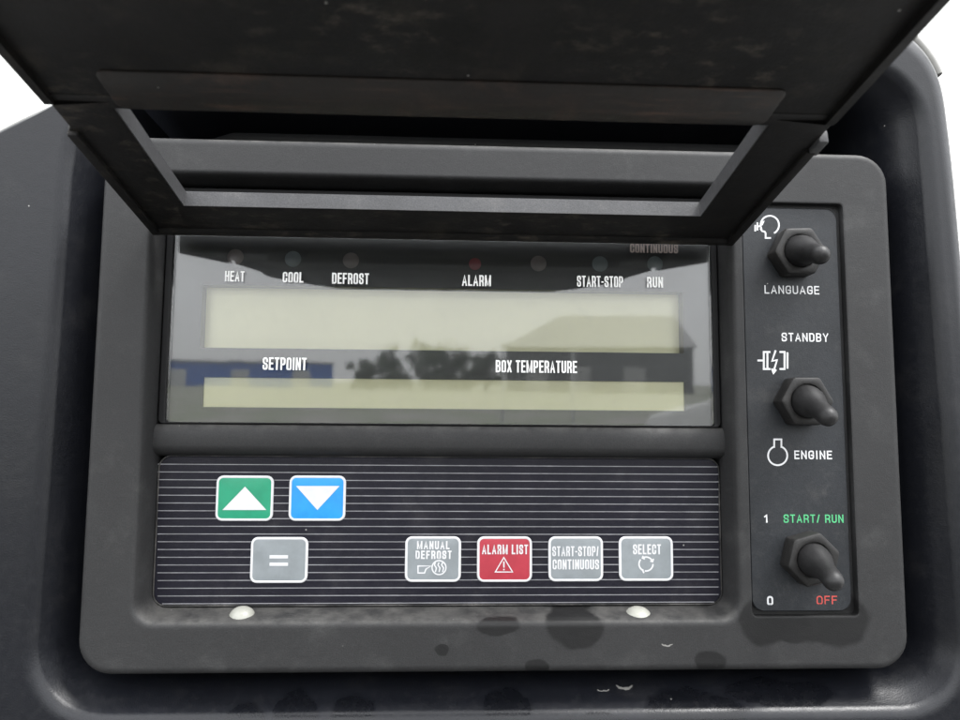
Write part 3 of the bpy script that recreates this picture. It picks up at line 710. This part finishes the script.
# lips along the arms' outer edges, stop tabs, crosspiece rib, hinge barrel
for u0, u1 in ((aL - .4, aL + 2.6), (aR - 2.6, aR + .4)):
    q = B(); q.box(u0, u1, 1.0, vT - .3, -1.6, TH - .6, fn=lid); q.build('lip', M['lid'], cover, angle=30, bevel=.4)
q = B(); q.box(aR - 1.6, aR + 1.4, vT - 2, vT + 5.5, -1.4, 2.6, fn=lid); q.build('stop_tab', M['lid_edge'], cover, angle=30, bevel=.5)
vr0, vr1 = vA + .4, lid_px(440, 80)[1]
q = B(); q.loft([[lid(u, v, w_) for u, v, w_ in rr(iL + 1.5 + k_, iR - 1.5 - k_, vr0 + k_, vr1 - k_, 2.6, wq, 5)] for k_, wq in ((0, .35), (0, -.1), (.3, -.35))], cap1=True)
q.build('rib', M['lid_rib'], cover, angle=40)
q = B(); hc = (0, 2.2, .4)
q.loft([[lid(u, 2.0 + 2.2 * math.cos(a), .6 + 2.2 * math.sin(a)) for a in [2 * math.pi * i / 16 for i in range(16)]] for u in (aL + 1.5, aR - 1.5)], cap0=True, cap1=True)
q.build('hinge_barrel', M['lid'], cover, angle=50)

# ------------------------------------------------------------------ what the display pane mirrors: the yard behind the photographer
def world_at(px, dist):                            # ground point mirrored at a pixel column of the pane
    p = mirrored(px, 380, dist); return Vector((p.x, p.y, 0))
Mx = {}
Mx['blue_sheet'] = simple('blue_steel_sheet', (.035, .12, .42), .5, var=.1, vscale=2)
Mx['bark'] = simple('brown_bark', (.06, .045, .03), .9)
Mx['leaf'] = simple('dark_green_leaves', (.035, .055, .022), .8, var=.4, vscale=1.5)
Mx['grey_steel'] = simple('pale_grey_steel_post', (.45, .46, .47), .5)
Mx['grey_wall'] = simple('dark_grey_cladding', (.085, .09, .095), .6, var=.15, vscale=1)
Mx['roof'] = simple('grey_roof_sheet', (.30, .30, .30), .5)
Mx['dark_glass'] = simple('dark_tinted_glass', (.02, .022, .025), .1)
Mx['tyre'] = simple('black_tyre_rubber', (.02, .02, .02), .8)
def frame_at(px, dist, turn=0):                    # upright frame at the ground point: local y faces the panel
    p = world_at(px, dist); a = math.atan2(-p.y, -p.x) - math.pi / 2
    return Matrix.Translation(p) @ Matrix.Rotation(a + rad(turn), 4, 'Z')
def bx(parent, name, m, x0, x1, y0, y1, z0, z1, bev=0.0): return box_world(name, x0, x1, y0, y1, z0, z1, Mx.get(m) or M[m], bev, parent)
hall = thing('blue_hall', 'long low blue steel hall mirrored at the left end of the display', 'building', frame_at(240, 150))
bx(hall, 'wall', 'blue_sheet', -17, 17, -8, 0, 0, 4.4); bx(hall, 'roof', 'roof', -17.4, 17.4, -8.4, .4, 4.404, 4.8)
for x in (-11, 0, 11): bx(hall, 'door', 'grey_steel', x - 1.6, x + 1.6, .004, .08, 0, 3.2)
barn = thing('barn', 'grey barn with a pale hipped roof mirrored at the right of the display', 'barn', frame_at(598, 110))
bx(barn, 'wall', 'grey_wall', -13, 13, -16, 0, 0, 6.6)
q = B(); q.add([(-13.5e3, .5e3, 6.4e3), (13.5e3, .5e3, 6.4e3), (13.5e3, -16.5e3, 6.4e3), (-13.5e3, -16.5e3, 6.4e3), (-6e3, -8e3, 11.5e3), (11e3, -8e3, 11.5e3)], [[0, 1, 5, 4], [1, 2, 5], [2, 3, 4, 5], [3, 0, 4], [3, 2, 1, 0]]); q.build('roof', Mx['roof'], barn, angle=20)
for x in (-8.5, -2.5, 5): bx(barn, 'door', 'roof', x - 1.5, x + 1.5, .004, .1, 0, 3.6)
for px_, lb in ((503, 'pale gate post mirrored left of the barn doors'), (573, 'pale gate post mirrored in front of the barn')):
    gp = thing('gate_post', lb, 'post', frame_at(px_, 24)); gp['group'] = 'gate posts of the yard'
    bx(gp, 'shaft', 'grey_steel', -.045, .045, -.045, .045, 0, 2.6, .008); bx(gp, 'cap', 'roof', -.06, .06, -.06, .06, 2.604, 2.66, .01)
def leaf_tree(px, dist, hgt, wid, label, seed):
    rnd = random.Random(seed); t = thing('tree', label, 'tree', frame_at(px, dist)); t['group'] = 'trees at the far edge of the yard'
    q = B(); q.loft([[(r * 1e3 * math.cos(k_ * math.pi / 4), r * 1e3 * math.sin(k_ * math.pi / 4), z * 1e3) for k_ in range(8)] for r, z in ((.22, 0), (.15, hgt * .3), (.06, hgt * .8))], cap1=True); q.build('trunk', Mx['bark'], t, angle=60)
    q = B(); cl_ = [(rnd.gauss(0, .3) * wid, rnd.gauss(0, .25) * wid, rnd.uniform(.12, .86) * hgt, rnd.uniform(.14, .24) * wid) for _ in range(34)]
    for x, y, z, r in cl_:
        for _ in range(60):
            v = Vector((rnd.gauss(0, 1), rnd.gauss(0, 1), rnd.gauss(0, 1))).normalized() * r * rnd.uniform(.2, 1.15); p = Vector((x, y, z)) + v
            a = Vector((rnd.gauss(0, 1), rnd.gauss(0, 1), rnd.gauss(0, 1))).normalized(); e = a.orthogonal().normalized() * .22; f_ = a.cross(e).normalized() * .22
            q.add([(p + e) * 1e3, (p + f_) * 1e3, (p - e) * 1e3, (p - f_) * 1e3], [[0, 1, 2, 3]])
    q.build('crown', Mx['leaf'], t, angle=0, merge=0, recalc=False)
for i_, (px, hg, wd, lb) in enumerate(((366, 4.6, 3.4, 'small round tree leftmost of the mirrored tree row'), (394, 6.2, 4.4, 'narrow tree second from left in the mirrored tree row'), (428, 7.6, 7.5, 'broad tall tree in the middle of the mirrored tree row'), (456, 6.6, 6.0, 'medium tree right of the broad mirrored one'), (486, 6.0, 5.0, 'narrow tree rightmost of the mirrored tree row'))):
    leaf_tree(px, 118, hg, wd, lb, 40 + i_)
van = thing('white_van', 'white van with dark windows mirrored at the right end of the display', 'van', frame_at(740, 8.6, 8))
prof = [(-1.15, .35), (-1.13, .8), (-1.0, 1.12), (-.35, 1.3), (.35, 1.92), (.7, 2.0), (3.4, 2.0), (3.55, 1.8), (3.6, .35)]   # nose towards -x
q = B(); q.loft([[(x * 1e3, y * 1e3, z * 1e3) for x, z in prof] for y in (-1.8, 0)], cap0=True, cap1=True); q.build('body', M['white_paint'], van, angle=25, bevel=60)
q = B(); P = [(-.12, 1.34), (.42, 1.78), (1.3, 1.8), (1.3, 1.3)]
q.loft([[(x * 1e3, y * 1e3, z * 1e3) for x, z in P] for y in (-.05, .012)], cap0=True, cap1=True); q.build('side_window', Mx['dark_glass'], van, angle=25)
for x in (-.45, 2.7):
    for y0 in (-1.78, -.2):
        q = B(); q.loft([[((x + r * math.cos(a)) * 1e3, y * 1e3, (.33 + r * math.sin(a)) * 1e3) for a in [k_ * math.pi / 12 for k_ in range(24)]] for r, y in ((.2, y0), (.33, y0 + .02), (.33, y0 + .2), (.2, y0 + .22))], cap0=True, cap1=True)
        q.build('wheel', Mx['tyre'], van, angle=40)
